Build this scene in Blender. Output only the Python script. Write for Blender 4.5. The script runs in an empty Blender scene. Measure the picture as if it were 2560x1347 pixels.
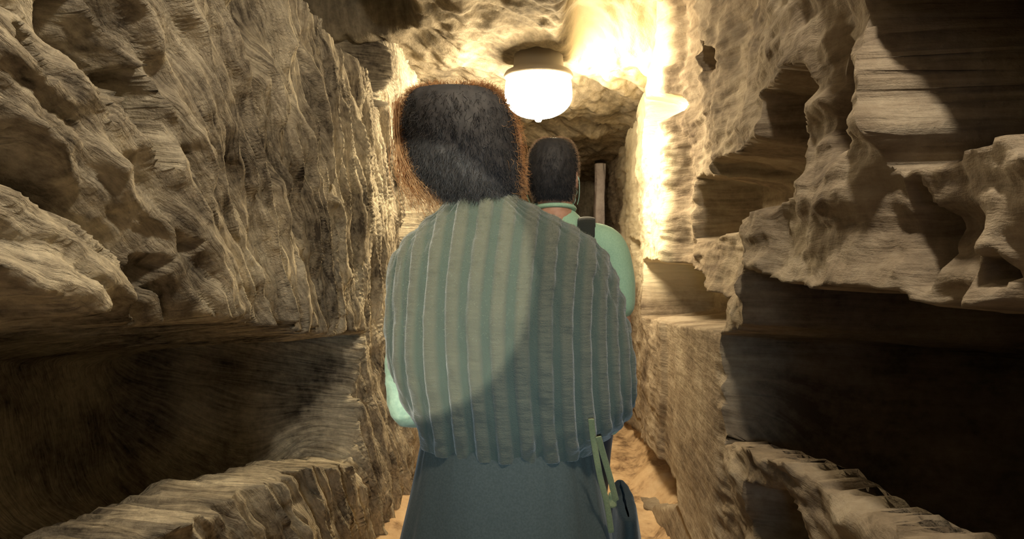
import bpy, math, random
import numpy as np
from mathutils import Vector, Matrix

rng = np.random.default_rng(7)
random.seed(7)
PI = math.pi
scene = bpy.context.scene
COL = scene.collection

# ------------------------------------------------------------------ camera
W, H, F = 2560.0, 1347.0, 1700.0
CAM = Vector((0.0, 0.0, 1.35))
YAW = math.atan(120 / F)          # corridor runs along +Y, its vanishing point sits right of centre
PITCH = math.atan(73.5 / F)
cd = bpy.data.cameras.new('camera')
cam = bpy.data.objects.new('camera', cd)
COL.objects.link(cam)
cam.location = CAM
cam.rotation_euler = (PI / 2 - PITCH, 0, YAW)
cd.sensor_width = 36.0
cd.lens = 36.0 * F / W
cd.clip_start = 0.02
cd.clip_end = 60
scene.camera = cam
ROT = cam.rotation_euler.to_matrix()
RN = np.array(ROT)

# ------------------------------------------------------------------ world, light, exposure
scene.view_settings.view_transform = 'Standard'
scene.view_settings.look = 'None'
scene.view_settings.gamma = 1
scene.view_settings.exposure = 0.0
scene.view_settings.use_curve_mapping = False
w = bpy.data.worlds.new('world')
scene.world = w
w.use_nodes = True
w.node_tree.nodes['Background'].inputs[0].default_value = (0.35, 0.55, 0.9, 1)
w.node_tree.nodes['Background'].inputs[1].default_value = 0.004
LAMP_STRENGTH = 118.0


def light(name, kind, loc, energy, color, target=None, **kw):
    l = bpy.data.lights.new(name, kind)
    l.energy = energy
    l.color = color
    for k, v in kw.items():
        setattr(l, k, v)
    o = bpy.data.objects.new(name, l)
    COL.objects.link(o)
    o.location = loc
    if target is not None:
        d = Vector(target) - Vector(loc)
        o.rotation_euler = d.to_track_quat('-Z', 'Y').to_euler()
    return o


def ray(u, v):
    d = RN @ np.array([(u - W / 2) / F, -(v - H / 2) / F, -1.0])
    return d


def onX(u, v, X):                 # point on the plane x = X seen at pixel u, v of the photograph
    d = ray(u, v)
    t = X / d[0]
    return np.array([X, d[1] * t, CAM.z + d[2] * t])


def onY(u, v, Y):
    d = ray(u, v)
    t = Y / d[1]
    return np.array([d[0] * t, Y, CAM.z + d[2] * t])


def onZ(u, v, Z):
    d = ray(u, v)
    t = (Z - CAM.z) / d[2]
    return np.array([d[0] * t, d[1] * t, Z])


# unseen lights added: overhead fill, a spot on the sweater back, two cool fills
light('overhead_fill_light', 'POINT', (0.22, 0.6, 2.6), 66, (1.0, 0.87, 0.66), shadow_soft_size=0.05)  # added fill above the frame, brightens the near walls
light('back_spot_light', 'SPOT', (-0.30, -0.9, 1.62), 230, (1.0, 0.93, 0.70), target=onY(975, 690, 1.27),
      spot_size=math.radians(14.2), spot_blend=0.07, shadow_soft_size=0.012)  # added beam, its edge stands for the shadow across the sweater back
light('cool_fill_light', 'AREA', (0.0, -0.6, 1.38), 0.9, (0.62, 0.86, 1.0), target=(-0.1, 1.4, 1.0), size=0.12, spread=math.radians(36))  # added cool fill on the back and skirt, no real source

light('blue_fill_light', 'POINT', (0.0, -1.5, 1.25), 2.5, (0.12, 0.42, 1.0), shadow_soft_size=0.15)  # added blue fill that tints the niches, no real source

# ------------------------------------------------------------------ helpers
def hash3(ix, iy, iz, seed):
    h = (ix * 374761393 + iy * 668265263 + iz * 2147483647 + seed * 1274126177) & 0xFFFFFFFF
    h = ((h ^ (h >> 13)) * 1274126177) & 0xFFFFFFFF
    h = (h ^ (h >> 16)) & 0xFFFFFFFF
    return h.astype(np.float64) / 4294967295.0 * 2 - 1


def noise(x, y, z, seed=0):
    x, y, z = np.broadcast_arrays(np.asarray(x, float), np.asarray(y, float), np.asarray(z, float))
    xi, yi, zi = np.floor(x), np.floor(y), np.floor(z)
    fx, fy, fz = x - xi, y - yi, z - zi
    xi, yi, zi = xi.astype(np.int64), yi.astype(np.int64), zi.astype(np.int64)
    fx, fy, fz = [f * f * (3 - 2 * f) for f in (fx, fy, fz)]
    out = 0
    for a in (0, 1):
        for b in (0, 1):
            for c in (0, 1):
                wgt = (fx if a else 1 - fx) * (fy if b else 1 - fy) * (fz if c else 1 - fz)
                out = out + wgt * hash3(xi + a, yi + b, zi + c, seed)
    return out


def fbm(x, y, z, octv=4, seed=0, gain=0.5):
    s, a, f = 0, 1.0, 1.0
    for i in range(octv):
        s = s + a * noise(x * f, y * f, z * f, seed + i * 17)
        a *= gain
        f *= 2.03
    return s


def sstep(a, b, x):
    t = np.clip((x - a) / (b - a), 0, 1)
    return t * t * (3 - 2 * t)


def inside_dist(py, pz, poly):    # signed distance to a polygon, positive inside
    d = np.full(py.shape, 1e9)
    ins = np.zeros(py.shape, bool)
    n = len(poly)
    for i in range(n):
        ay, az = poly[i]
        by, bz = poly[(i + 1) % n]
        ey, ez = by - ay, bz - az
        t = np.clip(((py - ay) * ey + (pz - az) * ez) / (ey * ey + ez * ez + 1e-12), 0, 1)
        d = np.minimum(d, np.hypot(py - ay - t * ey, pz - az - t * ez))
        c = ((az > pz) != (bz > pz)) & (py < (by - ay) * (pz - az) / ((bz - az) if abs(bz - az) > 1e-12 else 1e-12) + ay)
        ins ^= c
    return np.where(ins, d, -d)


def steps(*segs):                 # segs: (start, end, step)
    out = []
    for a, b, s in segs:
        out += list(np.arange(a, b, s))
    out.append(segs[-1][1])
    return np.array(out)


def np_mesh(name, verts, quads, mat=None, parent=None, smooth=True, attrs=None, mat2=None, split=0):
    me = bpy.data.meshes.new(name)
    verts = np.asarray(verts, np.float32)
    quads = np.asarray(quads, np.int32)
    k = quads.shape[1]
    me.vertices.add(len(verts))
    me.vertices.foreach_set('co', verts.ravel())
    me.loops.add(quads.size)
    me.loops.foreach_set('vertex_index', quads.ravel())
    me.polygons.add(len(quads))
    me.polygons.foreach_set('loop_start', np.arange(0, quads.size, k, dtype=np.int32))
    me.polygons.foreach_set('loop_total', np.full(len(quads), k, np.int32))
    me.polygons.foreach_set('use_smooth', np.full(len(quads), smooth))
    for an, (typ, data) in (attrs or {}).items():
        at = me.attributes.new(an, typ, 'POINT')
        at.data.foreach_set('vector' if typ == 'FLOAT_VECTOR' else 'value', np.asarray(data, np.float32).ravel())
    me.update(calc_edges=True)
    if mat:
        me.materials.append(mat)
    if mat2:
        me.materials.append(mat2)
        idx = np.zeros(len(quads), np.int32)
        idx[split:] = 1
        me.polygons.foreach_set('material_index', idx)
    o = bpy.data.objects.new(name, me)
    COL.objects.link(o)
    if parent:
        o.parent = parent
        o.matrix_parent_inverse = Matrix.Translation(parent.location).inverted()
    return o


def grid_quads(nu, nv, wrap_v=False, flip=False):
    a = np.arange(nu - 1)[:, None]
    b = np.arange(nv if wrap_v else nv - 1)[None, :]
    b2 = (b + 1) % nv
    q = np.stack([a * nv + b, a * nv + b2, (a + 1) * nv + b2, (a + 1) * nv + b], -1).reshape(-1, 4)
    return q[:, ::-1] if flip else q


def empty(name, loc, label, cat, group=None):
    o = bpy.data.objects.new(name, None)
    COL.objects.link(o)
    o.location = loc
    o.empty_display_size = 0.1
    o['label'] = label
    o['category'] = cat
    if group:
        o['group'] = group
    return o


def tag(o, label, cat, group=None, kind=None):
    o['label'] = label
    o['category'] = cat
    if group:
        o['group'] = group
    if kind:
        o['kind'] = kind
    return o


# ------------------------------------------------------------------ materials
def new_mat(name):
    m = bpy.data.materials.new(name)
    m.use_nodes = True
    nt = m.node_tree
    return m, nt, nt.nodes['Principled BSDF']


def nd(nt, typ, **kw):
    n = nt.nodes.new(typ)
    for k, v in kw.items():
        setattr(n, k, v)
    return n


def ramp(nt, fac, stops):
    r = nd(nt, 'ShaderNodeValToRGB')
    nt.links.new(fac, r.inputs[0])
    e = r.color_ramp.elements
    while len(e) < len(stops):
        e.new(0.5)
    for el, (p, c) in zip(e, stops):
        el.position = p
        el.color = (*c, 1)
    return r.outputs[0]


def rock_mat(name, dark, mid, lightc, across=55, along=7, bump=0.6, dist=0.012):
    m, nt, b = new_mat(name)
    L = nt.links.new
    at = nd(nt, 'ShaderNodeAttribute', attribute_name='flow')
    mp = nd(nt, 'ShaderNodeMapping')
    mp.inputs['Scale'].default_value = (across, along, along)
    L(at.outputs['Vector'], mp.inputs[0])
    n1 = nd(nt, 'ShaderNodeTexNoise')
    n1.inputs['Scale'].default_value = 1.0
    n1.inputs['Detail'].default_value = 6
    n1.inputs['Roughness'].default_value = 0.62
    L(mp.outputs[0], n1.inputs['Vector'])
    tc = nd(nt, 'ShaderNodeTexCoord')
    n2 = nd(nt, 'ShaderNodeTexNoise')
    n2.inputs['Scale'].default_value = 38
    n2.inputs['Detail'].default_value = 7
    n2.inputs['Roughness'].default_value = 0.65
    L(tc.outputs['Object'], n2.inputs['Vector'])
    n3 = nd(nt, 'ShaderNodeTexNoise')
    n3.inputs['Scale'].default_value = 3.5
    n3.inputs['Detail'].default_value = 4
    L(tc.outputs['Object'], n3.inputs['Vector'])
    mx = nd(nt, 'ShaderNodeMath', operation='ADD')
    h1 = nd(nt, 'ShaderNodeMath', operation='MULTIPLY')
    h1.inputs[1].default_value = 0.62
    h2 = nd(nt, 'ShaderNodeMath', operation='MULTIPLY')
    h2.inputs[1].default_value = 0.38
    L(n1.outputs[0], h1.inputs[0])
    L(n2.outputs[0], h2.inputs[0])
    L(h1.outputs[0], mx.inputs[0])
    L(h2.outputs[0], mx.inputs[1])
    bp = nd(nt, 'ShaderNodeBump')
    bp.inputs['Strength'].default_value = bump
    bp.inputs['Distance'].default_value = dist
    L(mx.outputs[0], bp.inputs['Height'])
    L(bp.outputs[0], b.inputs['Normal'])
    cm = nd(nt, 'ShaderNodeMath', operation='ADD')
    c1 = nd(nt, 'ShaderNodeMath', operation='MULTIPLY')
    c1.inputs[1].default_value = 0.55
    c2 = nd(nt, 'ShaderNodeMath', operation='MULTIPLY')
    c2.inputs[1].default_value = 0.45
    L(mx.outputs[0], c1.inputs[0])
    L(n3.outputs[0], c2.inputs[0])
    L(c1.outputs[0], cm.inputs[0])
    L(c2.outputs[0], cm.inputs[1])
    pa = nd(nt, 'ShaderNodeAttribute', attribute_name='lamp_glow_tint')
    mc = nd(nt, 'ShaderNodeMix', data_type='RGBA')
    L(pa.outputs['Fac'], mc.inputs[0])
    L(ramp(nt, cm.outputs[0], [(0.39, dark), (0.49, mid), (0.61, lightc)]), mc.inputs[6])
    mc.inputs[7].default_value = (0.80, 0.72, 0.54, 1)  # pale colour that paints in the lamp's burnt-out glow
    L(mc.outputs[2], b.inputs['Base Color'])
    b.inputs['Roughness'].default_value = 0.93
    b.inputs['Specular IOR Level'].default_value = 0.15
    return m


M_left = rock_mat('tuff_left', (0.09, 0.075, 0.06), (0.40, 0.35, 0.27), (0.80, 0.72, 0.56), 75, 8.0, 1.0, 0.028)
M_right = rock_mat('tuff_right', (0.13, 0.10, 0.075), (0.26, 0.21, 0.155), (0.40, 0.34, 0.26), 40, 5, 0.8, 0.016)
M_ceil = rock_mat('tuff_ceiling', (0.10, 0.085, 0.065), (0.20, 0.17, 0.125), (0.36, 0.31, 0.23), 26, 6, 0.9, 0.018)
M_floor = rock_mat('earth_floor', (0.16, 0.10, 0.06), (0.50, 0.35, 0.21), (0.62, 0.46, 0.29), 10, 8, 0.35, 0.008)


def fabric(name, col, rough=0.9, scale=300, bump=0.2, col2=None, sheen=0.2):
    m, nt, b = new_mat(name)
    L = nt.links.new
    tc = nd(nt, 'ShaderNodeTexCoord')
    n = nd(nt, 'ShaderNodeTexNoise')
    n.inputs['Scale'].default_value = scale
    n.inputs['Detail'].default_value = 3
    L(tc.outputs['Object'], n.inputs['Vector'])
    bp = nd(nt, 'ShaderNodeBump')
    bp.inputs['Strength'].default_value = bump
    bp.inputs['Distance'].default_value = 0.002
    L(n.outputs[0], bp.inputs['Height'])
    L(bp.outputs[0], b.inputs['Normal'])
    c2 = col2 or tuple(c * 1.25 for c in col)
    L(ramp(nt, n.outputs[0], [(0.35, col), (0.65, c2)]), b.inputs['Base Color'])
    b.inputs['Roughness'].default_value = rough
    b.inputs['Specular IOR Level'].default_value = 0.2
    b.inputs['Sheen Weight'].default_value = sheen
    b.inputs['Sheen Roughness'].default_value = 0.4
    return m


def skin_mat():
    m, nt, b = new_mat('skin')
    L = nt.links.new
    tc = nd(nt, 'ShaderNodeTexCoord')
    n = nd(nt, 'ShaderNodeTexNoise')
    n.inputs['Scale'].default_value = 60
    L(tc.outputs['Object'], n.inputs['Vector'])
    L(ramp(nt, n.outputs[0], [(0.3, (0.50, 0.27, 0.18)), (0.7, (0.62, 0.36, 0.25))]), b.inputs['Base Color'])
    b.inputs['Roughness'].default_value = 0.5
    b.inputs['Subsurface Weight'].default_value = 0.35
    b.inputs['Subsurface Radius'].default_value = (0.02, 0.007, 0.004)
    b.inputs['Subsurface Scale'].default_value = 0.6
    return m


def hair_mat(name, a, c):
    m, nt, b = new_mat(name)
    L = nt.links.new
    tc = nd(nt, 'ShaderNodeTexCoord')
    n = nd(nt, 'ShaderNodeTexNoise')
    n.inputs['Scale'].default_value = 45
    L(tc.outputs['Object'], n.inputs['Vector'])
    colr = ramp(nt, n.outputs[0], [(0.3, a), (0.7, c)])
    L(colr, b.inputs['Base Color'])
    b.inputs['Roughness'].default_value = 0.55
    tr = nd(nt, 'ShaderNodeBsdfTranslucent')
    L(colr, tr.inputs[0])
    mix = nd(nt, 'ShaderNodeMixShader')
    mix.inputs[0].default_value = 0.5
    L(b.outputs[0], mix.inputs[1])
    L(tr.outputs[0], mix.inputs[2])
    L(mix.outputs[0], nt.nodes['Material Output'].inputs[0])
    return m


def dark_hair_mat():
    m, nt, b = new_mat('dark_hazed_hair')
    tc = nd(nt, 'ShaderNodeTexCoord')
    n = nd(nt, 'ShaderNodeTexNoise')
    n.inputs['Scale'].default_value = 70
    nt.links.new(tc.outputs['Object'], n.inputs['Vector'])
    nt.links.new(ramp(nt, n.outputs[0], [(0.3, (0.026, 0.027, 0.032)), (0.7, (0.050, 0.047, 0.050))]), b.inputs['Base Color'])  # cool haze tint in the colour, darkened for the backlit side
    b.inputs['Roughness'].default_value = 0.7
    return m


def knit_mat():
    m, nt, b = new_mat('sage_rib_knit')
    L = nt.links.new
    at = nd(nt, 'ShaderNodeAttribute', attribute_name='rib')       # 1 on a raised rib, 0 in a groove
    fl = nd(nt, 'ShaderNodeAttribute', attribute_name='flow')
    mp = nd(nt, 'ShaderNodeMapping')
    mp.inputs['Scale'].default_value = (25, 25, 130)
    L(fl.outputs['Vector'], mp.inputs[0])
    n = nd(nt, 'ShaderNodeTexNoise')
    n.inputs['Scale'].default_value = 1
    n.inputs['Detail'].default_value = 4
    L(mp.outputs[0], n.inputs['Vector'])
    n2 = nd(nt, 'ShaderNodeTexNoise')
    n2.inputs['Scale'].default_value = 420
    tc = nd(nt, 'ShaderNodeTexCoord')
    L(tc.outputs['Object'], n2.inputs['Vector'])
    mul = nd(nt, 'ShaderNodeMath', operation='MULTIPLY')
    L(n.outputs[0], mul.inputs[0])
    L(at.outputs['Fac'], mul.inputs[1])
    ad = nd(nt, 'ShaderNodeMath', operation='ADD')
    sc = nd(nt, 'ShaderNodeMath', operation='MULTIPLY')
    sc.inputs[1].default_value = 0.35
    L(n2.outputs[0], sc.inputs[0])
    L(mul.outputs[0], ad.inputs[0])
    L(sc.outputs[0], ad.inputs[1])
    bp = nd(nt, 'ShaderNodeBump')
    bp.inputs['Strength'].default_value = 0.7
    bp.inputs['Distance'].default_value = 0.005
    L(ad.outputs[0], bp.inputs['Height'])
    L(bp.outputs[0], b.inputs['Normal'])
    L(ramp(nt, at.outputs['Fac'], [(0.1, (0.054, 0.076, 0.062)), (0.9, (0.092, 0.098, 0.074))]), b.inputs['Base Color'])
    b.inputs['Roughness'].default_value = 0.95
    b.inputs['Sheen Weight'].default_value = 0.35
    b.inputs['Sheen Roughness'].default_value = 0.5
    return m


M_knit = knit_mat()
M_mint = fabric('mint_satin', (0.34, 0.50, 0.38), 0.55, 90, 0.5, (0.46, 0.62, 0.47))
M_skirt = fabric('dark_skirt_cloth', (0.058, 0.072, 0.068), 0.85, 250, 0.25, (0.075, 0.090, 0.085))
M_skin = skin_mat()
M_ginger = hair_mat('rim_lit_auburn_hair', (0.55, 0.30, 0.14), (0.90, 0.62, 0.34))  # auburn, lightened to carry the lamp's rim glow
M_darkhair = dark_hair_mat()
M_fuzz = hair_mat('rim_lit_hair_ends', (0.50, 0.38, 0.28), (0.75, 0.60, 0.45))  # backlit rim of the dark hair painted as pale ends
M_tee = fabric('green_tshirt_cloth', (0.36, 0.60, 0.43), 0.85, 240, 0.2, (0.44, 0.68, 0.50))
M_strap = fabric('black_webbing', (0.025, 0.03, 0.028), 0.8, 400, 0.3)
M_pack = fabric('dark_bag_cloth', (0.012, 0.022, 0.028), 0.8, 300, 0.3)
M_trouser = fabric('navy_trouser_cloth', (0.015, 0.028, 0.055), 0.9, 260, 0.2)
M_mask = fabric('pale_green_mask', (0.45, 0.68, 0.60), 0.7, 500, 0.15)
M_band = fabric('pale_strap', (0.22, 0.235, 0.115), 0.8, 400, 0.3)
M_shoe = fabric('dark_shoe_leather', (0.03, 0.025, 0.02), 0.5, 80, 0.2)
m, nt, b = new_mat('grey_lamp_metal')
b.inputs['Base Color'].default_value = (0.22, 0.19, 0.15, 1)
b.inputs['Metallic'].default_value = 0.2
b.inputs['Roughness'].default_value = 0.5
M_metal = m
m, nt, b = new_mat('lit_lamp_glass')
b.inputs['Base Color'].default_value = (0.9, 0.85, 0.7, 1)
b.inputs['Emission Color'].default_value = (1.0, 0.80, 0.50, 1)
b.inputs['Emission Strength'].default_value = LAMP_STRENGTH
b.inputs['Roughness'].default_value = 0.3
M_glow = m

# ------------------------------------------------------------------ the passage
XL, XR = -0.83, 0.52


def niche(Yg, Zg, poly_px, X, depth, wdt=0.10, rough=0.022, seed=0):
    poly = [tuple(onX(u, v, X)[1:]) for u, v in poly_px]
    jy = fbm(Yg * 7, Zg * 7, 0.3, 3, 50 + seed) * rough
    jz = fbm(Yg * 7, Zg * 7, 5.3, 3, 90 + seed) * rough
    d = inside_dist(Yg + jy, Zg + jz, poly)
    t = np.clip(d / wdt, 0, 1)
    return depth * (1 - (1 - t) ** 2.2)


def finish(name, P, nu, nv, flow, mat, flip, jit=0.008, pale=None):
    x, y, z = P[:, 0].copy(), P[:, 1].copy(), P[:, 2].copy()
    if not np.isscalar(jit):
        jit = jit.ravel()
    for k in range(3):
        P[:, k] += jit * fbm(x * 14, y * 14, z * 14, 3, 200 + k * 31)
    o = np_mesh(name, P, grid_quads(nu, nv, flip=flip), mat, attrs={'flow': ('FLOAT_VECTOR', flow), 'lamp_glow_tint': ('FLOAT', np.zeros(len(P)) if pale is None else pale.ravel())})
    o['kind'] = 'structure'
    return o


# left wall -----------------------------------------------------------
ys = steps((-2.2, 0.6, 0.06), (0.6, 2.4, 0.0055), (2.4, 4.6, 0.009), (4.6, 9.0, 0.04))
zs = steps((-0.1, 0.4, 0.02), (0.4, 2.3, 0.0075), (2.3, 3.0, 0.03))
Yg, Zg = np.meshgrid(ys, zs, indexing='ij')
Yc = np.clip(Yg, 0.7, 4.0)
mY = np.array([0.0, 0.7, 1.08, 1.41, 2.0, 2.8, 9.0])
mS = np.array([0.25, 0.25, 0.40, 0.88, 1.9, 2.4, 3.0])
yy = np.linspace(-2.3, 9.1, 2000)
MM = np.concatenate([[0], np.cumsum(np.interp(yy[:-1], mY, mS) * np.diff(yy))])
slope = np.interp(Yg, mY, mS)
cL = Zg + np.interp(Yg, yy, MM)
perp = cL / 1.0
S = 1.0 / np.sqrt(1 + slope ** 2)            # converts c to perpendicular distance locally
al = Yg * 1.0 - Zg * 0.9
g1 = noise(perp * 11 + 0.5 * noise(Yg * 6, Zg * 6, 0, 4), al * 2.0, 0.0, 3)
g2 = noise(perp * 26 + 0.5 * noise(Yg * 9, Zg * 9, 0, 6), al * 3.4, 1.7, 5)
g3 = noise(perp * 60, al * 7, 3.7, 8)
big = fbm(Yg * 1.3, Zg * 1.3, 9.1, 3, 11)
amp = np.interp(Yg, [0.5, 1.2, 2.5, 5], [1.15, 1.0, 0.75, 0.6])
g4 = noise(perp * 120, al * 13, 6.7, 9)
nearw = np.interp(Yg, [0.5, 1.6, 2.6], [1.0, 0.6, 0.1])
g1, g2, g3 = np.tanh(3.0 * g1), np.tanh(3.5 * g2), np.tanh(1.6 * g3) * np.interp(Yg, [1.0, 2.2], [1.0, 0.25])
h = 0.026 * g1 * amp + 0.024 * g2 * amp + 0.014 * g3 + 0.005 * g4 * np.interp(Yg, [0.8, 1.5], [1.0, 0.0]) + 0.045 * big
# deeper gashes left by the pick
gash = np.clip(noise(perp * 6.5, al * 2.6, 7.7, 21) * 2.0 - 0.5, 0, 1)
h -= 0.10 * gash * sstep(3.4, 2.2, Yg)
rec = niche(Yg, Zg, [(-900, 560), (-300, 660), (60, 735), (360, 790), (520, 802), (680, 812), (860, 830), (925, 835), (915, 1000),
                     (905, 1145), (840, 1168), (700, 1195), (560, 1262), (400, 1340), (250, 1420), (0, 1560), (-900, 2100)],
            XL, 1.05, 0.15, seed=1)
for k, (pp, dd) in enumerate([
    ([(130, -40), (215, -40), (240, 80), (305, 190), (300, 245), (235, 160), (170, 60)], 0.20),
    ([(312, 175), (345, 165), (378, 245), (392, 360), (398, 430), (362, 395), (325, 320), (300, 240)], 0.18),
    ([(200, 180), (232, 190), (250, 300), (225, 290)], 0.10),
    ([(425, 360), (448, 380), (455, 480), (432, 455)], 0.10),
    ([(694, 225), (725, 235), (728, 320), (700, 310)], 0.06),
    ([(0, 60), (40, 90), (75, 170), (60, 200), (0, 150)], 0.12),
    ([(20, 320), (52, 360), (60, 450), (30, 430)], 0.12),
    ([(430, 570), (470, 600), (470, 640), (440, 620)], 0.07),
    ([(380, 640), (440, 650), (430, 760), (380, 720)], 0.08),
    ([(800, 450), (815, 450), (818, 500), (803, 495)], 0.05)]):
    rec = np.maximum(rec, niche(Yg, Zg, pp, XL, dd, 0.035, 0.012, seed=5 + k))
void = niche(Yg, Zg, [(300, -560), (640, -120), (740, 0), (800, 62), (862, 132), (905, 190), (950, 272), (968, 235), (976, 190),
                      (980, 0), (985, -600)], XL, 0.85, 0.10, 0.012, seed=33)
rec = np.maximum(rec, void)
rec = np.maximum(rec, niche(Yg, Zg, [(996, 432), (1064, 430), (1066, 560), (1045, 590), (1000, 592)], XL, 0.9, 0.05, 0.012, seed=41))
rec = np.maximum(rec, niche(Yg, Zg, [(1090, 470), (1150, 450), (1160, 540), (1092, 555)], XL, 0.35, 0.08, 0.012, seed=42))
far = sstep(3.25, 3.40, Yg)
X = XL + h * (1 - 0.7 * sstep(0.0, 0.10, rec)) - rec + 0.03 * far
# the wall foot creeps into the floor
X = X - 0.03 * sstep(0.35, 0.0, Zg)
lip = onX(400, 1340, XL), onX(900, 1150, XL)
zl = np.interp(Yg, [lip[0][1], lip[1][1]], [lip[0][2], lip[1][2]])
Zg = Zg - 0.42 * sstep(0.20, 0.60, rec) * sstep(zl + 0.30, zl + 0.02, Zg) * sstep(3.0, 2.8, Yg) * (Zg > 0.2)
flow = np.stack([cL * S * 1.0, (Yg - 0.9 * Zg) * 1.0, X * 0.6], -1).reshape(-1, 3)
flow[:, 0] = cL.ravel()
P = np.stack([X, Yg, Zg], -1).reshape(-1, 3)
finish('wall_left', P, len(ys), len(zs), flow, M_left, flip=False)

# right wall ----------------------------------------------------------
ys = steps((-2.2, 0.5, 0.06), (0.5, 1.9, 0.006), (1.9, 4.6, 0.010), (4.6, 9.0, 0.04))
zs = steps((-0.1, 0.2, 0.02), (0.2, 2.2, 0.0075), (2.2, 3.0, 0.03))
Yg, Zg = np.meshgrid(ys, zs, indexing='ij')
g1 = noise(Zg * 9, Yg * 2.2, 0.2, 61)
g2 = noise(Zg * 24, Yg * 5, 1.2, 62)
g3 = noise(Zg * 55, Yg * 12, 2.2, 63)
blk = noise(Zg * 3.0, Yg * 5.0, 4.4, 64)
h = 0.024 * g1 + 0.015 * g2 + 0.008 * g3 + 0.035 * np.clip(blk * 2.2, -1, 1) * 0.6 + 0.03 * fbm(Yg * 1.4, Zg * 1.4, 2.0, 3, 65)
near = sstep(1.6, 1.0, Yg)
h += near * 0.03 * np.clip(noise(Zg * 7, Yg * 9, 9.0, 66) * 2.5, -1, 1)
calm = sstep(2.15, 2.35, Yg) * sstep(3.6, 3.3, Yg) * sstep(1.12, 1.02, Zg)     # dressed block face below the small niche
h = h * (1 - 0.85 * calm)
NR = [
    ([(2186, -15), (2194, 60), (2216, 180), (2224, 300), (2210, 392), (2240, 430), (2300, 405), (2400, 372), (2560, 335), (3300, 180), (3300, -320), (2560, -70)], 0.95, 0.03),
    ([(2095, 118), (2150, 125), (2182, 195), (2185, 268), (2150, 312), (2142, 362), (2068, 388), (2048, 318), (2078, 228)], 0.22, 0.05),
    ([(1682, 440), (1742, 436), (1742, 402), (1800, 380), (1862, 342), (1866, 236), (1940, 175), (2012, 158), (2026, 235), (2006, 320),
      (2010, 440), (1990, 498), (1900, 530), (1820, 562), (1692, 612), (1684, 600)], 0.30, 0.07),
    ([(1618, 652), (1660, 648), (1722, 690), (1738, 722), (1802, 748), (1802, 828), (1730, 818), (1622, 792)], 0.40, 0.05),
    ([(1800, 832), (1862, 812), (1862, 622), (1905, 664), (1962, 700), (2050, 716), (2150, 716), (2232, 726), (2262, 762), (2400, 762),
      (2560, 772), (3200, 820), (3200, 1900), (2560, 1480), (2300, 1352), (2100, 1262), (1985, 1176), (1850, 1112), (1806, 1116)], 1.05, 0.13),
    ([(1868, 1205), (1950, 1215), (1990, 1290), (2000, 1420), (1900, 1420), (1862, 1300)], 0.14, 0.06),
    ([(1556, 1030), (1600, 1075), (1645, 1120), (1690, 1200), (1700, 1262), (1660, 1262), (1600, 1180)], 0.20, 0.04),
    ([(1612, 248), (1672, 232), (1690, 246), (1672, 300), (1650, 335), (1632, 352), (1622, 330)], 0.20, 0.05),
    ([(1720, 100), (1750, 120), (1748, 170), (1724, 190)], 0.10, 0.03),
    ([(2236, 440), (2268, 450), (2296, 560), (2280, 690), (2246, 738), (2226, 600)], 0.13, 0.05),
    ([(2400, 645), (2455, 622), (2490, 690), (2450, 735), (2402, 722)], 0.12, 0.05),
    ([(2340, 560), (2380, 540), (2385, 590), (2345, 600)], 0.05, 0.03),
    ([(1568, 590), (1592, 600), (1592, 630), (1570, 625)], 0.15, 0.05),
]
rec = np.zeros_like(Yg)
for k, (pp, dd, ww) in enumerate(NR):
    rec = np.maximum(rec, niche(Yg, Zg, pp, XR, dd, ww, 0.012 if k else 0.02, seed=70 + k))
# the jamb by the lamp stands proud, the near wall is cut back a little
jamb = sstep(2.86, 2.98, Yg) * sstep(3.35, 3.2, Yg) * sstep(1.25, 1.6, Zg)
edge = 3.36 + 0.04 * noise(Zg * 5, 0, 0, 77)
edge = 3.36 + 0.04 * noise(Zg * 5, 0, 0, 77)
h = h * (1 - 0.6 * sstep(edge, edge + 0.1, Yg) * sstep(6, 5, Yg))
X = XR - h * (1 - 0.7 * sstep(0.0, 0.10, rec)) + rec - 0.03 * sstep(edge - 0.03, edge + 0.03, Yg) * sstep(4.4, 3.9, Yg) + 0.07 * sstep(edge, edge - 0.10, Yg) * sstep(1.0, 1.3, Zg) * sstep(1.8, 2.4, Yg)
glowR = sstep(edge - 0.04, edge + 0.02, Yg) * sstep(6.5, 5.5, Yg) * sstep(0.95, 1.25, Zg)  # wall colour lightened where the lamplight burns out
X = X - 0.05 * sstep(0.30, 0.0, Zg) * sstep(2.0, 2.4, Yg)
lip = onX(2300, 1352, XR), onX(1806, 1116, XR)
zl = np.interp(Yg, [lip[0][1], lip[1][1]], [lip[0][2], lip[1][2]])
flow = np.stack([Zg, Yg, X * 0.6], -1).reshape(-1, 3)
Zg = Zg - 0.42 * sstep(0.10, 0.42, rec) * sstep(zl + 0.30, zl + 0.02, Zg) * sstep(zl - 0.02, zl + 0.0, Zg) * sstep(2.4, 2.2, Yg)
P = np.stack([X, Yg, Zg], -1).reshape(-1, 3)
finish('wall_right', P, len(ys), len(zs), flow, M_right, flip=True, jit=0.008 * (1 - 0.7 * calm), pale=glowR)

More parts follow.
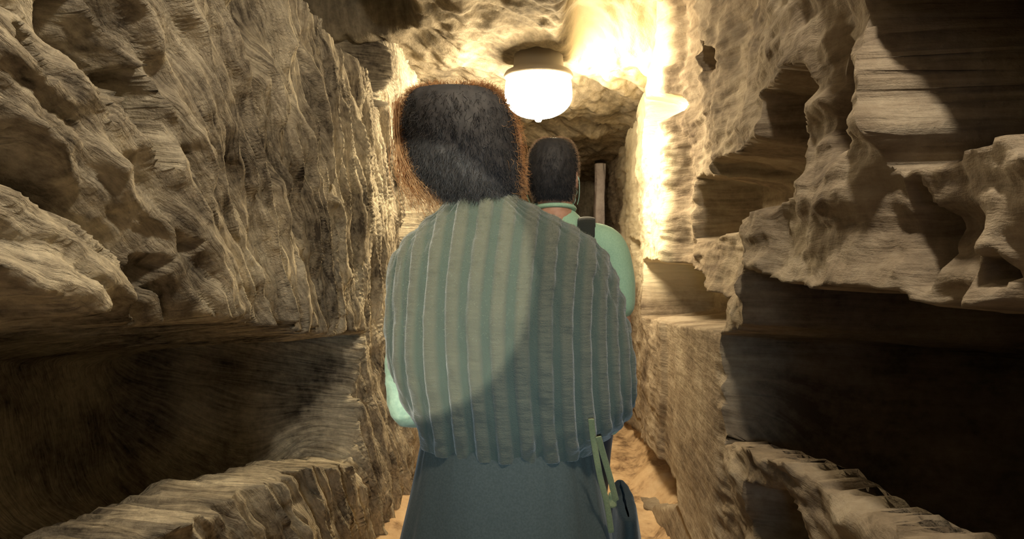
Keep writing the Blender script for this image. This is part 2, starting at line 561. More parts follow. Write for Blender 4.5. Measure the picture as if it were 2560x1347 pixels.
# ceiling -------------------------------------------------------------
xs = np.arange(-1.75, 1.25, 0.011)
ys = steps((-2.2, 1.9, 0.06), (1.9, 4.4, 0.011), (4.4, 9.0, 0.04))
Xg, Yg = np.meshgrid(xs, ys, indexing='ij')
base = np.interp(Yg, [-2, 2.3, 2.6, 3.0, 3.5, 4.2, 4.8, 6.5, 9], [2.76, 2.76, 2.46, 2.38, 2.31, 2.26, 2.20, 2.14, 2.10])
base += 0.55 * sstep(-0.62, -0.85, Xg) * sstep(3.28, 3.18, Yg)
dc = Xg * 0.8 - Yg * 0.6
g1 = noise(dc * 11, (Xg + Yg) * 3, 0, 101)
g2 = noise(dc * 26, (Xg + Yg) * 7, 1, 102)
g3 = noise(dc * 60, (Xg + Yg) * 16, 2, 103)
h = 0.030 * g1 + 0.016 * g2 + 0.007 * g3 + 0.045 * fbm(Xg * 2.2, Yg * 2.2, 3, 3, 104)
flat = np.exp(-(((Xg + 0.10) / 0.24) ** 2 + ((Yg - 3.6) / 0.24) ** 2))
h = h * (1 - flat)
cav = sstep(0.02, 0.14, Xg + 0.04 * noise(Yg * 5, Xg * 5, 0, 79)) * sstep(2.5, 2.9, Yg) * sstep(3.86, 3.50, Yg + 0.05 * noise(Xg * 7, 0, 0, 80))
Z = base + h * (1.1 + 0.2 * cav) + 0.20 * cav
glowC = sstep(0.02, 0.12, Xg) * sstep(2.9, 3.1, Yg + 0.12 * noise(Xg * 6, Yg * 6, 0, 78)) * sstep(4.3, 3.9, Yg)  # lamp's bright patch painted into the ceiling colour
flow = np.stack([dc, Xg + Yg, Z * 0.5], -1).reshape(-1, 3)
P = np.stack([Xg, Yg, Z], -1).reshape(-1, 3)
finish('ceiling', P, len(xs), len(ys), flow, M_ceil, flip=True, pale=glowC)

# floor ---------------------------------------------------------------
xs = np.arange(-1.0, 0.8, 0.014)
ys = steps((-2.2, 2.0, 0.06), (2.0, 5.0, 0.014), (5.0, 9.0, 0.05))
Xg, Yg = np.meshgrid(xs, ys, indexing='ij')
Z = 0.012 * fbm(Xg * 3, Yg * 3, 0, 4, 140) + 0.006 * fbm(Xg * 14, Yg * 14, 2, 3, 141)
Z += 0.03 * sstep(-0.72, -0.86, Xg + 0.03 * noise(Yg * 4, 0, 0, 9))
Z += 0.10 * sstep(0.42, 0.56, Xg + 0.05 * noise(Yg * 4, 3, 0, 9))
flow = np.stack([Xg, Yg, Z], -1).reshape(-1, 3)
P = np.stack([Xg, Yg, Z], -1).reshape(-1, 3)
finish('floor', P, len(xs), len(ys), flow, M_floor, flip=False)

# far end of the passage ---------------------------------------------
xs = np.arange(-1.4, 1.1, 0.04)
zs = np.arange(-0.1, 3.0, 0.04)
Xg, Zg = np.meshgrid(xs, zs, indexing='ij')
Yf = 8.6 + 0.08 * fbm(Xg * 2, Zg * 2, 0, 4, 150)
P = np.stack([Xg, Yf, Zg], -1).reshape(-1, 3)
finish('wall_far', P, len(xs), len(zs), P.copy(), M_ceil, flip=True)

# stone jamb seen at the far end
zs = np.linspace(0, 2.12, 120)
th = np.linspace(0, 2 * PI, 40, endpoint=False)
Tg, Zg = np.meshgrid(th, zs, indexing='xy')
ca, sa = np.cos(Tg), np.sin(Tg)
px = 0.40 + 0.052 * np.sign(ca) * np.abs(ca) ** 0.5 + 0.008 * noise(Zg * 9, Tg * 2, 0, 160)
py = 7.0 + 0.10 * np.sign(sa) * np.abs(sa) ** 0.5 + 0.01 * noise(Zg * 8, Tg * 2, 3, 161)
P = np.stack([px, py, Zg], -1).reshape(-1, 3)
M_pale = rock_mat('pale_stone', (0.35, 0.29, 0.28), (0.60, 0.52, 0.50), (0.75, 0.68, 0.65), 12, 12, 0.4, 0.01)
o = np_mesh('stone_pillar', P, grid_quads(len(zs), len(th), wrap_v=True), M_pale, attrs={'flow': ('FLOAT_VECTOR', P)})
tag(o, 'narrow pale stone pillar at the dark far end of the passage', 'pillar')


# ------------------------------------------------------------------ lamp
def lathe(name, prof, centre, mat, parent, seg=48, squash=1.0):
    th = np.linspace(0, 2 * PI, seg, endpoint=False)
    V = []
    for r, z in prof:
        V.append(np.stack([centre[0] + r * np.cos(th), centre[1] + r * squash * np.sin(th), np.full(seg, centre[2] + z)], -1))
    V = np.concatenate(V)
    return np_mesh(name, V, grid_quads(len(prof), seg, wrap_v=True, flip=False), mat, parent)


LY = 3.6
LC = onY(1346, 243, LY)
LR = 166 / 2 * LY / F
lamp = empty('ceiling_lamp', (LC[0], LC[1], LC[2] + 0.13), 'glowing round glass lamp fixed to the rock ceiling ahead of the visitors', 'lamp')
prof = [(0.001, -0.130), (0.012, -0.127), (0.020, -0.116), (0.024, -0.104)]
lathe('finial', prof, LC, M_glow, lamp)
a = np.linspace(0.08, PI / 2, 16)
prof = [(0.001, -0.110)] + [(LR * math.sin(t) ** 0.85, -0.110 * math.cos(t) ** 1.1 + 0.0) for t in a] + [(LR, 0.03), (LR * 0.98, 0.070), (LR * 0.93, 0.100)]
lathe('glass_shade', prof, LC, M_glow, lamp)
prof = [(LR * 0.90, 0.098), (LR * 1.02, 0.100), (LR * 1.03, 0.112), (LR * 0.98, 0.128), (LR * 0.75, 0.150), (LR * 0.70, 0.26), (0.001, 0.26)]
lathe('lamp_base', prof, LC, M_metal, lamp)


# ------------------------------------------------------------------ figures
def tube_mesh(pts, rad, seg=20, flat=None):
    """closed tapered tube along pts; rad entries r or (r_side, r_depth)"""
    pts = np.asarray(pts, float)
    n = len(pts)
    # resample smoothly
    t = np.linspace(0, n - 1, (n - 1) * 6 + 1)
    R = np.array([(r, r) if np.isscalar(r) else r for r in rad], float)
    Q = np.zeros((len(t), 3))
    RR = np.zeros((len(t), 2))
    for i, tt in enumerate(t):
        k = min(int(tt), n - 2)
        f = tt - k
        p0, p1, p2, p3 = pts[max(k - 1, 0)], pts[k], pts[k + 1], pts[min(k + 2, n - 1)]
        Q[i] = 0.5 * (2 * p1 + (p2 - p0) * f + (2 * p0 - 5 * p1 + 4 * p2 - p3) * f * f + (3 * p1 - p0 - 3 * p2 + p3) * f ** 3)
        s = f * f * (3 - 2 * f)
        RR[i] = R[k] * (1 - s) + R[k + 1] * s
    tan = np.gradient(Q, axis=0)
    tan /= np.linalg.norm(tan, axis=1)[:, None] + 1e-12
    ref = np.array([0, 1.0, 0]) if abs(tan[:, 1]).max() < 0.85 else np.array([0.0, 0, 1.0])
    ang = np.linspace(0, 2 * PI, seg, endpoint=False)
    V = []
    for q, r, tn in zip(Q, RR, tan):
        s = np.cross(tn, ref)
        s /= np.linalg.norm(s) + 1e-12
        u = np.cross(s, tn)
        V.append(q + np.cos(ang)[:, None] * s * r[0] + np.sin(ang)[:, None] * u * r[1])
    # rounded ends
    def cap(q, r, tn, sgn):
        s = np.cross(tn, ref)
        s /= np.linalg.norm(s) + 1e-12
        u = np.cross(s, tn)
        out = []
        for a in (0.4, 0.8, 1.2, 1.5):
            out.append(q + sgn * tn * math.sin(a) * min(r) + np.cos(ang)[:, None] * s * r[0] * math.cos(a) + np.sin(ang)[:, None] * u * r[1] * math.cos(a))
        return out
    V = cap(Q[0], RR[0], tan[0], -1)[::-1] + V + cap(Q[-1], RR[-1], tan[-1], 1)
    m_ = len(V)
    V = np.concatenate(V)
    quads = grid_quads(m_, seg, wrap_v=True)
    # end fans as degenerate quads
    c0 = len(V)
    V = np.vstack([V, V[:seg].mean(0), V[(m_ - 1) * seg:m_ * seg].mean(0)])
    j = np.arange(seg)
    j2 = (j + 1) % seg
    f0 = np.stack([np.full(seg, c0), j2, j, j], -1)
    f1 = np.stack([np.full(seg, c0 + 1), (m_ - 1) * seg + j, (m_ - 1) * seg + j2, (m_ - 1) * seg + j2], -1)
    return V, quads, np.vstack([f0[:, :3], f1[:, :3]])


def merge_pieces(pieces):
    V, F_ = [], []
    off = 0
    for v, q, t3 in pieces:
        V.append(v)
        F_ += (q + off).tolist()
        if t3 is not None:
            F_ += (t3 + off).tolist()
        off += len(v)
    return np.concatenate(V), F_


def remeshed(name, pieces, voxel, mat, parent, smooth_iter=4):
    V, F_ = merge_pieces(pieces)
    me = bpy.data.meshes.new(name + '_src')
    me.from_pydata(V.tolist(), [], F_)
    o = bpy.data.objects.new(name, me)
    COL.objects.link(o)
    r = o.modifiers.new('r', 'REMESH')
    r.mode = 'VOXEL'
    r.voxel_size = voxel
    s = o.modifiers.new('s', 'SMOOTH')
    s.iterations = smooth_iter
    s.factor = 0.5
    dg = bpy.context.evaluated_depsgraph_get()
    nm = bpy.data.meshes.new_from_object(o.evaluated_get(dg))
    o.modifiers.clear()
    o.data = nm
    nm.name = name
    bpy.data.meshes.remove(me)
    nm.materials.clear()
    nm.materials.append(mat)
    nm.polygons.foreach_set('use_smooth', np.full(len(nm.polygons), True))
    if parent:
        o.parent = parent
        o.matrix_parent_inverse = Matrix.Translation(parent.location).inverted()
    return o


def head_piece(c, yaw=0.0, tilt=0.0, s=1.0):
    """a head of s*0.23 m centred on c, its face towards +Y turned by yaw"""
    nu, nv = 60, 72
    ph = np.linspace(0.02, PI - 0.02, nu)
    th = np.linspace(0, 2 * PI, nv, endpoint=False)
    Pg, Tg = np.meshgrid(ph, th, indexing='ij')
    nx, ny, nz = np.sin(Pg) * np.cos(Tg), np.sin(Pg) * np.sin(Tg), np.cos(Pg)
    x, y, z = nx * 0.076, ny * 0.095, nz * 0.118
    low = sstep(0.0, -0.10, z)
    x *= 1 - 0.28 * low
    y = np.where(y < 0, y * (1 - 0.30 * low), y * (1 - 0.06 * low))      # skull overhangs the nape
    y = np.where((y > 0), y * 0.93, y)
    def g(cx, cz, sx, sz):
        return np.exp(-(((x - cx) / sx) ** 2 + ((z - cz) / sz) ** 2)) * (ny > 0.1)
    y = y + 0.022 * g(0, -0.022, 0.012, 0.020) + 0.010 * g(0, 0.0, 0.008, 0.03)      # nose
    y = y - 0.012 * g(0.031, 0.008, 0.016, 0.013) - 0.012 * g(-0.031, 0.008, 0.016, 0.013)   # sockets
    y = y + 0.006 * g(0.031, 0.006, 0.010, 0.007) + 0.006 * g(-0.031, 0.006, 0.010, 0.007)   # lids
    y = y + 0.005 * g(0, -0.055, 0.022, 0.006) + 0.005 * g(0, -0.066, 0.019, 0.006) - 0.004 * g(0, -0.0605, 0.02, 0.002)
    y = y + 0.009 * g(0, -0.095, 0.022, 0.014)       # chin
    V = np.stack([x, y, z], -1).reshape(-1, 3)
    q = grid_quads(nu, nv, wrap_v=True)
    off = len(V)
    V = np.vstack([V, [[0, 0, 0.118], [0, 0, -0.118]]])
    j = np.arange(nv)
    j2 = (j + 1) % nv
    t3 = np.vstack([np.stack([np.full(nv, off), j2, j], -1), np.stack([np.full(nv, off + 1), (nu - 1) * nv + j, (nu - 1) * nv + j2], -1)])
    pcs = [(V, q, t3)]
    for sx in (-1, 1):
        a = np.linspace(0, 2 * PI, 26)
        ear = [(sx * (0.077 + 0.009 * (0.6 + 0.4 * math.cos(t))), -0.010 - 0.014 * math.cos(t) - 0.004, -0.012 + 0.030 * math.sin(t)) for t in a[::3]]
        v, qq, tt = tube_mesh(ear, [0.0050] * len(ear), 10)
        pcs.append((v, qq, tt))
        v, qq, tt = tube_mesh([(sx * 0.073, -0.008, 0.010), (sx * 0.078, -0.012, -0.012), (sx * 0.073, -0.006, -0.034)], [0.008, 0.010, 0.008], 12)
        pcs.append((v, qq, tt))
    R = Matrix.Rotation(yaw, 3, 'Z') @ Matrix.Rotation(tilt, 3, 'X')
    Rn = np.array(R)
    return [((v * s) @ Rn.T + np.asarray(c), q_, t_) for v, q_, t_ in pcs], Rn


def hand_pieces(wrist, direction, palm_n, side, s=1.0):
    """palm and five bent fingers; palm_n points out of the palm, side = thumb side"""
    d = Vector(direction).normalized()
    n_ = Vector(palm_n).normalized()
    x_ = Vector(side).normalized()
    wv = Vector(wrist)
    P_ = lambda a, b_, c_: tuple(wv + x_ * a * s + d * b_ * s + n_ * c_ * s)
    pcs = [tube_mesh([P_(0, -0.02, 0), P_(0, 0.02, 0), P_(0, 0.055, 0.002), P_(0, 0.085, 0.004)],
                     [(0.024, 0.018), (0.030, 0.015), (0.038, 0.014), (0.036, 0.011)], 20)]
    for fx, ln in ((0.029, 0.068), (0.010, 0.078), (-0.010, 0.072), (-0.028, 0.056)):
        pcs.append(tube_mesh([P_(fx * 0.9, 0.075, 0.003), P_(fx, 0.085 + ln * 0.35, 0.008), P_(fx, 0.085 + ln * 0.72, 0.024), P_(fx, 0.085 + ln * 0.92, 0.042)],
                             [0.0085, 0.0080, 0.0072, 0.0060], 12))
    pcs.append(tube_mesh([P_(0.022, 0.018, 0.004), P_(0.046, 0.045, 0.014), P_(0.054, 0.070, 0.026), P_(0.050, 0.090, 0.036)], [0.013, 0.0105, 0.009, 0.0075], 12))
    return pcs


def ribbon(name, pts, width, thick, mat, parent, wdir=(1, 0, 0)):
    v, q, t3 = tube_mesh(pts, [(width / 2, thick / 2)] * len(pts), 12)
    me = bpy.data.meshes.new(name)
    me.from_pydata(v.tolist(), [], q.tolist() + t3.tolist())
    me.materials.append(mat)
    me.polygons.foreach_set('use_smooth', np.full(len(me.polygons), True))
    o = bpy.data.objects.new(name, me)
    COL.objects.link(o)
    if parent:
        o.parent = parent
        o.matrix_parent_inverse = Matrix.Translation(parent.location).inverted()
    return o


def strands(roots, dirs, length, curl, n_pt=7, r0=0.00045, droop=0.5):
    """thin three-sided hairs; returns verts, quads"""
    n = len(roots)
    t = np.linspace(0, 1, n_pt)
    ln = length * rng.uniform(0.5, 1.2, n)
    ph = rng.uniform(0, 2 * PI, (n, 2))
    fr = rng.uniform(3, 8, n)
    a = np.cross(dirs, [0, 0, 1.0]) + 1e-6
    a /= np.linalg.norm(a, axis=1)[:, None]
    b_ = np.cross(dirs, a)
    P_ = roots[:, None, :] + dirs[:, None, :] * (ln[:, None] * t[None])[..., None]
    P_ = P_ + a[:, None, :] * (curl * t[None] * np.sin(fr[:, None] * t[None] + ph[:, :1]))[..., None]
    P_ = P_ + b_[:, None, :] * (curl * t[None] * np.cos(fr[:, None] * t[None] + ph[:, 1:]))[..., None]
    P_[..., 2] -= droop * (ln[:, None] * t[None] ** 2)
    r = r0 * (1 - 0.7 * t)
    ang = np.array([0, 2 * PI / 3, 4 * PI / 3])
    ring = a[:, None, None, :] * np.cos(ang)[None, None, :, None] + b_[:, None, None, :] * np.sin(ang)[None, None, :, None]
    V = P_[:, :, None, :] + ring * r[None, :, None, None]
    q0 = grid_quads(n_pt, 3, wrap_v=True)
    Q = (q0[None] + (np.arange(n) * n_pt * 3)[:, None, None]).reshape(-1, 4)
    return V.reshape(-1, 3), Q


def loft(name, rows, mat, parent, seg=240, rib=None, back=None, wr=None, closed_top=False, expo=0.9):
    """rows: (xc, yc, z_left, z_right, a, b) rings"""
    rows = np.array(rows, float)
    n = len(rows)
    m_ = (n - 1) * 12 + 1
    t = np.linspace(0, n - 1, m_)
    R = np.stack([np.interp(t, np.arange(n), rows[:, k]) for k in range(rows.shape[1])], -1)
    for _ in range(6):
        R[1:-1] = 0.25 * R[:-2] + 0.5 * R[1:-1] + 0.25 * R[2:]
    th = np.linspace(0, 2 * PI, seg, endpoint=False)
    c, s = np.cos(th)[None], np.sin(th)[None]
    cx = np.sign(c) * np.abs(c) ** expo
    sy = np.sign(s) * np.abs(s) ** expo
    X_ = R[:, 0:1] + R[:, 4:5] * cx
    Y_ = R[:, 1:2] + R[:, 5:6] * sy
    Z_ = R[:, 2:3] * (1 - cx) / 2 + R[:, 3:4] * (1 + cx) / 2
    attrs = {}
    ribv = np.zeros_like(X_)
    if rib:
        per, A, dep = rib
        xr = X_ - rows[:, 0].mean() + 0.010 * np.sin((Z_ - 1.0) * 9) + 0.006 * noise(Z_ * 5, X_ * 4, 0, 301)
        sarc = A * np.arcsin(np.clip(xr / A, -0.995, 0.995))
        ribv = 0.5 + 0.5 * np.tanh(2.2 * np.sin(2 * PI * sarc / per))
        rr = dep * (ribv - 0.5) + 0.25 * dep * ribv * noise(Z_ * 75, sarc * 60, 0, 302)
        X_ = X_ + rr * c
        Y_ = Y_ + rr * s
    if wr is not None:
        dx = wr(th[None] + 0 * Z_, Z_)
        X_ = X_ + dx * c
        Y_ = Y_ + dx * s
    V = np.stack([X_, Y_, Z_], -1).reshape(-1, 3)
    attrs['rib'] = ('FLOAT', ribv.ravel())
    attrs['flow'] = ('FLOAT_VECTOR', V)
    o = np_mesh(name, V, grid_quads(m_, seg, wrap_v=True), mat, parent, attrs=attrs)
    sol = o.modifiers.new('thickness', 'SOLIDIFY')
    sol.thickness = 0.003
    return o


def shoe_pieces(x, y, s=1.0, yaw=0.0):
    pc = []
    f = [(0, -0.06, 0.045), (0, 0.0, 0.05), (0, 0.08, 0.038), (0, 0.17, 0.028)]
    R = [(0.034, 0.045), (0.038, 0.05), (0.045, 0.034), (0.036, 0.022)]
    cy, sy = math.cos(yaw), math.sin(yaw)
    pts = [(x + px_ * cy - py_ * sy, y + px_ * sy + py_ * cy, pz) for px_, py_, pz in f]
    pc.append(tube_mesh(pts, [(a, b_) for a, b_ in R], 20))
    return pc


# ---- woman in the ribbed sweater ------------------------------------
YW = 1.42
WX = onY(1275, 900, YW)[0]
woman = empty('person', (WX, YW, 0.0), 'person in a loose sage green ribbed sweater and long dark skirt, frizzy auburn hair', 'person')
HC = onY(1190, 350, YW)
head_c = (HC[0] + 0.005, YW + 0.02, HC[2] + 0.0)
zsh = onY(1275, 590, YW)[2]
hp, HRw = head_piece(head_c, yaw=0.25, s=0.98)
neck_b = onY(1222, 540, YW)
pieces = list(hp)
pieces.append(tube_mesh([(head_c[0] + 0.005, YW + 0.01, head_c[2] - 0.07), (neck_b[0], YW + 0.005, neck_b[2] + 0.03), (neck_b[0], YW, neck_b[2] - 0.06)], [0.052, 0.052, 0.07], 20))
zt = neck_b[2]
pieces.append(tube_mesh([(neck_b[0], YW, zt - 0.06), (WX, YW, zt - 0.15), (WX, YW, zt - 0.28), (WX, YW + 0.01, zt - 0.42), (WX, YW, zt - 0.56), (WX, YW, zt - 0.66)],
                        [(0.07, 0.05), (0.145, 0.09), (0.145, 0.10), (0.118, 0.085), (0.155, 0.105), (0.14, 0.10)], 28))
elbL = onY(1035, 1000, YW)
elbR = onY(1520, 1000, YW)
for sx, eb in ((-1, elbL), (1, elbR)):
    shp = (WX + sx * 0.135, YW, zt - 0.125)
    wr_ = (WX + sx * 0.05, YW + 0.27, zt - 0.33)
    pieces.append(tube_mesh([shp, ((shp[0] + eb[0]) / 2, YW, (shp[2] + eb[2]) / 2), (eb[0], YW + 0.01, eb[2] + 0.03)], [0.052, 0.044, 0.038], 16))
    pieces.append(tube_mesh([(eb[0], YW + 0.01, eb[2] + 0.03), ((eb[0] + wr_[0]) / 2, YW + 0.15, (eb[2] + wr_[2]) / 2 + 0.01), wr_], [0.038, 0.034, 0.024], 16))
    pieces += hand_pieces(wr_, (-sx * 0.5, 0.75, 0.25), (-sx * 0.6, -0.3, -0.4), (0, -0.2, 1), 0.92)
for sx in (-1, 1):
    lx = WX + sx * 0.085
    pieces.append(tube_mesh([(lx, YW, zt - 0.60), (lx, YW + 0.02 * sx, 0.55), (lx, YW + 0.04 * sx, 0.46), (lx, YW + 0.03 * sx, 0.30), (lx, YW + 0.03 * sx, 0.09), (lx, YW + 0.03 * sx, 0.05)],
                            [0.085, 0.060, 0.052, 0.054, 0.036, 0.034], 20))
remeshed('body', pieces, 0.0055, M_skin, woman)
for sx in (-1, 1):
    remeshed('shoe', shoe_pieces(WX + sx * 0.085, YW + 0.03 * sx), 0.006, M_shoe, woman)

SW = [(478, 1165, 1278, 0.065), (492, 1150, 1292, 0.072), (508, 1124, 1318, 0.080), (540, 1085, 1378, 0.092), (570, 1050, 1438, 0.100), (600, 1014, 1484, 0.112),
      (640, 990, 1518, 0.125), (700, 975, 1543, 0.135), (780, 967, 1563, 0.145), (860, 970, 1578, 0.150), (930, 985, 1586, 0.152),
      (990, 1010, 1580, 0.150), (1030, 1035, 1562, 0.146), (1060, 1048, 1530, 0.140), (1082, 1056, 1500, 0.135), (1100, 1060, 1490, 0.130)]
rows = []
for v, l, r, b_ in SW:
    pl, pr = onY(l, v, YW), onY(r, v, YW)
    dv = 0.0 if v < 600 else (v - 600) / 500 * 14
    zr = onY(r, v + dv, YW)[2]
    rows.append(((pl[0] + pr[0]) / 2, YW, pl[2], zr, (pr[0] - pl[0]) / 2, b_))


def sw_wr(th, z):
    return 0.006 * noise(th * 3, z * 9, 0, 310) * sstep(1.35, 1.1, z) + 0.0025 * noise(th * 14, z * 30, 0, 311)


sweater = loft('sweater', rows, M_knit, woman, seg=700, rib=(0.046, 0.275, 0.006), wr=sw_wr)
co = np.array([v_.co[:] for v_ in sweater.data.vertices])
co += np.array(sweater.matrix_parent_inverse.translation) + np.array(woman.location)
pick = rng.integers(0, len(co), 42000)
roots = co[pick]
dirs = roots - np.array([WX, YW, 1.18])
dirs[:, 0] /= 2.2
dirs /= np.linalg.norm(dirs, axis=1)[:, None]
dirs += rng.normal(0, 0.5, dirs.shape)
dirs /= np.linalg.norm(dirs, axis=1)[:, None]
keep = (roots[:, 2] > 1.16) | (roots[:, 1] > YW - 0.02)
fv, fq = strands(roots[keep], dirs[keep], 0.007, 0.002, n_pt=4, r0=0.0003, droop=0.1)
M_wool = hair_mat('rim_lit_wool_fuzz', (0.34, 0.38, 0.28), (0.50, 0.52, 0.40))  # fibres paler than the knit, the lamp's rim light put into colour
fz = np_mesh('wool_fuzz', fv, fq, M_wool, woman)
fz['kind'] = 'stuff'
# satin sleeves that show below the batwing edge
for sx, tip in ((-1, (1022, 1040)), (1, (1520, 1052))):
    if sx < 0:
        pts = [onY(1012, 800, YW + 0.03), onY(1006, 890, YW + 0.0), onY(1010, 960, YW - 0.005), onY(1030, 1028, YW + 0.02)]
        rad = [0.030, 0.036, 0.038, 0.036]
    else:
        pts = [onY(1540, 820, YW + 0.05), onY(1536, 930, YW + 0.05), onY(1528, 1010, YW + 0.05), onY(1515, 1056, YW + 0.05)]
        rad = [0.03, 0.036, 0.036, 0.028]
    pts = [tuple(p) for p in pts] + [(WX + sx * 0.15, YW + 0.16, zt - 0.38), (WX + sx * 0.07, YW + 0.235, zt - 0.335)]
    pc = tube_mesh(pts, rad + [0.050, 0.034], 40)
    V = pc[0]
    nrm = 0.006 * fbm(V[:, 0] * 45, V[:, 1] * 45, V[:, 2] * 22, 3, 330)
    V = V + np.stack([nrm, nrm * 0.5, nrm * 0.4], -1)
    remeshed('sleeve', [(V, pc[1], pc[2])], 0.005, M_mint, woman, 1)

rows = []
for v, l, r, b_ in [(1075, 1068, 1478, 0.125), (1110, 1058, 1482, 0.130), (1180, 1046, 1494, 0.145), (1260, 1030, 1508, 0.16), (1347, 1012, 1526, 0.175),
                    (1500, 985, 1550, 0.195), (1700, 960, 1575, 0.21), (1830, 950, 1585, 0.22)]:
    pl, pr = onY(l, v, YW), onY(r, v, YW)
    rows.append(((pl[0] + pr[0]) / 2, YW, pl[2], pr[2], (pr[0] - pl[0]) / 2, b_))
loft('skirt', rows, M_skirt, woman, seg=360,
     wr=lambda th, z: 0.010 * noise(th * 3.2, z * 1.0, 0, 320) * sstep(1.0, 0.6, z) + 0.003 * noise(th * 9, z * 3, 0, 321))


# hair: a full frizzy shape with thousands of loose hairs
def hair_shell(name, spec, Y0, depth, mat, parent, n_str, length, curl, tilt=0, depth_off=0.0, r0=0.00045, core=None, extra=None, lo=-0.25, down=1.0):
    rows_ = []
    for v, l, r, bb in spec:
        pl, pr = onY(l, v, Y0), onY(r, v, Y0)
        rows_.append(((pl[0] + pr[0]) / 2, Y0 + depth_off, (pl[2] + pr[2]) / 2, (pr[0] - pl[0]) / 2, bb))
    R = np.array(rows_)
    n = len(R)
    m_ = (n - 1) * 8 + 1
    t = np.linspace(0, n - 1, m_)
    R = np.stack([np.interp(t, np.arange(n), R[:, k]) for k in range(5)], -1)
    for _ in range(5):
        R[1:-1] = 0.25 * R[:-2] + 0.5 * R[1:-1] + 0.25 * R[2:]
    seg = 120
    th = np.linspace(0, 2 * PI, seg, endpoint=False)[None]
    X_ = R[:, 0:1] + R[:, 3:4] * np.cos(th)
    Y_ = R[:, 1:2] + R[:, 4:5] * np.sin(th)
    Z_ = R[:, 2:3] + 0 * th
    k = 1 + 0.035 * fbm(th * 6 + 0 * Z_, Z_ * 25, 0.5, 3, 401)
    X_ = R[:, 0:1] + (X_ - R[:, 0:1]) * k
    Y_ = R[:, 1:2] + (Y_ - R[:, 1:2]) * k
    V = np.stack([X_, Y_, Z_], -1)
    Vf = V.reshape(-1, 3)
    q = grid_quads(m_, seg, wrap_v=True)
    cen = np.array([R[:, 0].mean(), R[:, 1].mean(), R[:, 2].mean()])
    idx = rng.integers(0, len(Vf), n_str)
    roots = Vf[idx]
    dirs = roots - cen
    dirs /= np.linalg.norm(dirs, axis=1)[:, None]
    dirs += rng.normal(0, 0.45, dirs.shape) + np.array([0, 0, -0.05])
    dirs /= np.linalg.norm(dirs, axis=1)[:, None]
    dk = rng.integers(0, len(Vf), n_str)
    dr_ = Vf[dk] - cen
    dr_ /= np.linalg.norm(dr_, axis=1)[:, None]
    rt_ = Vf[dk] - dr_ * 0.002
    dr_ = dr_ * 0.30 + np.array([0, 0, -1.0]) * down + rng.normal(0, 0.28, dr_.shape)
    dr_ /= np.linalg.norm(dr_, axis=1)[:, None]
    kv, kq = strands(rt_, dr_, length * 0.8, curl * 0.8, r0=r0 * 1.2, droop=0.1)
    keep = (roots[:, 1] - cen[1]) / R[:, 4].max() > lo + rng.normal(0, 0.10, n_str)
    roots, dirs = roots[keep], dirs[keep]
    sv, sq = strands(roots - dirs * 0.004, dirs, length, curl, r0=r0, droop=0.2)
    # cap the crown
    top = np.array([[R[0, 0], R[0, 1], R[0, 2] + 0.003]])
    base_n = len(Vf)
    allV = np.vstack([Vf, top, kv, sv])
    j = np.arange(seg)
    tri = np.stack([np.full(seg, base_n), j, (j + 1) % seg, (j + 1) % seg], -1)
    # tri as quads with a doubled index are invalid: fan in pairs instead
    jj = np.arange(0, seg, 2)
    fan = np.stack([np.full(len(jj), base_n), (jj + 2) % seg, jj + 1, jj], -1)
    Q = np.vstack([q, fan, kq + base_n + 1, sq + base_n + 1 + len(kv)])
    if extra:
        Q = np.vstack([Q, extra[1] + len(allV)])
        allV = np.vstack([allV, extra[0]])
    return np_mesh(name, allV, Q, core or mat, parent, mat2=mat, split=len(q) + len(fan) + len(kq))


HS = [(222, 1090, 1180, 0.030), (225, 1050, 1215, 0.055), (232, 1030, 1238, 0.078), (252, 1018, 1258, 0.096), (290, 1012, 1280, 0.108), (340, 1018, 1292, 0.114),
      (390, 1030, 1298, 0.114), (430, 1046, 1302, 0.108), (465, 1074, 1302, 0.10), (490, 1108, 1296, 0.088), (506, 1135, 1285, 0.072)]
# the long loose locks hanging on the left
LK = [[(1004, 250), (1000, 330), (1016, 400), (1040, 455)], [(1010, 300), (1012, 380), (1045, 440), (1085, 490)], [(1020, 350), (1030, 420), (1070, 475), (1110, 510)],
      [(1012, 340), (1008, 400), (1018, 450), (1052, 500)], [(1292, 300), (1304, 345), (1308, 420), (1300, 480)]]
rt, dr = [], []
lv, lq, off = [], [], 0
for lk in LK:
    pts = np.array([onY(u, v, YW - 0.0) for u, v in lk])
    for k in range(85 if lk[0][0] < 1200 else 12):
        jt = rng.normal(0, 0.008, 3) * np.array([1, 2.5, 1])
        p = pts + np.array([-0.006, 0, 0]) + jt + rng.normal(0, 0.0055, pts.shape) * np.arange(4)[:, None] * 0.8
        tt = np.linspace(0, 3, 12)
        Q_ = np.stack([np.interp(tt, np.arange(4), p[:, c_]) for c_ in range(3)], -1)
        for _ in range(3):
            Q_[1:-1] = 0.25 * Q_[:-2] + 0.5 * Q_[1:-1] + 0.25 * Q_[2:]
        r = 0.0005
        ring = np.array([[r, 0, 0], [-r / 2, r, 0], [-r / 2, -r, 0]])
        v_ = (Q_[:, None] + ring[None]).reshape(-1, 3)
        lv.append(v_)
        lq.append(grid_quads(12, 3, wrap_v=True) + off)
        off += len(v_)
hair_shell('hair', HS, YW, 0.1, M_ginger, woman, 18000, 0.024, 0.005, r0=0.0006, core=M_darkhair, extra=(np.concatenate(lv), np.concatenate(lq)))

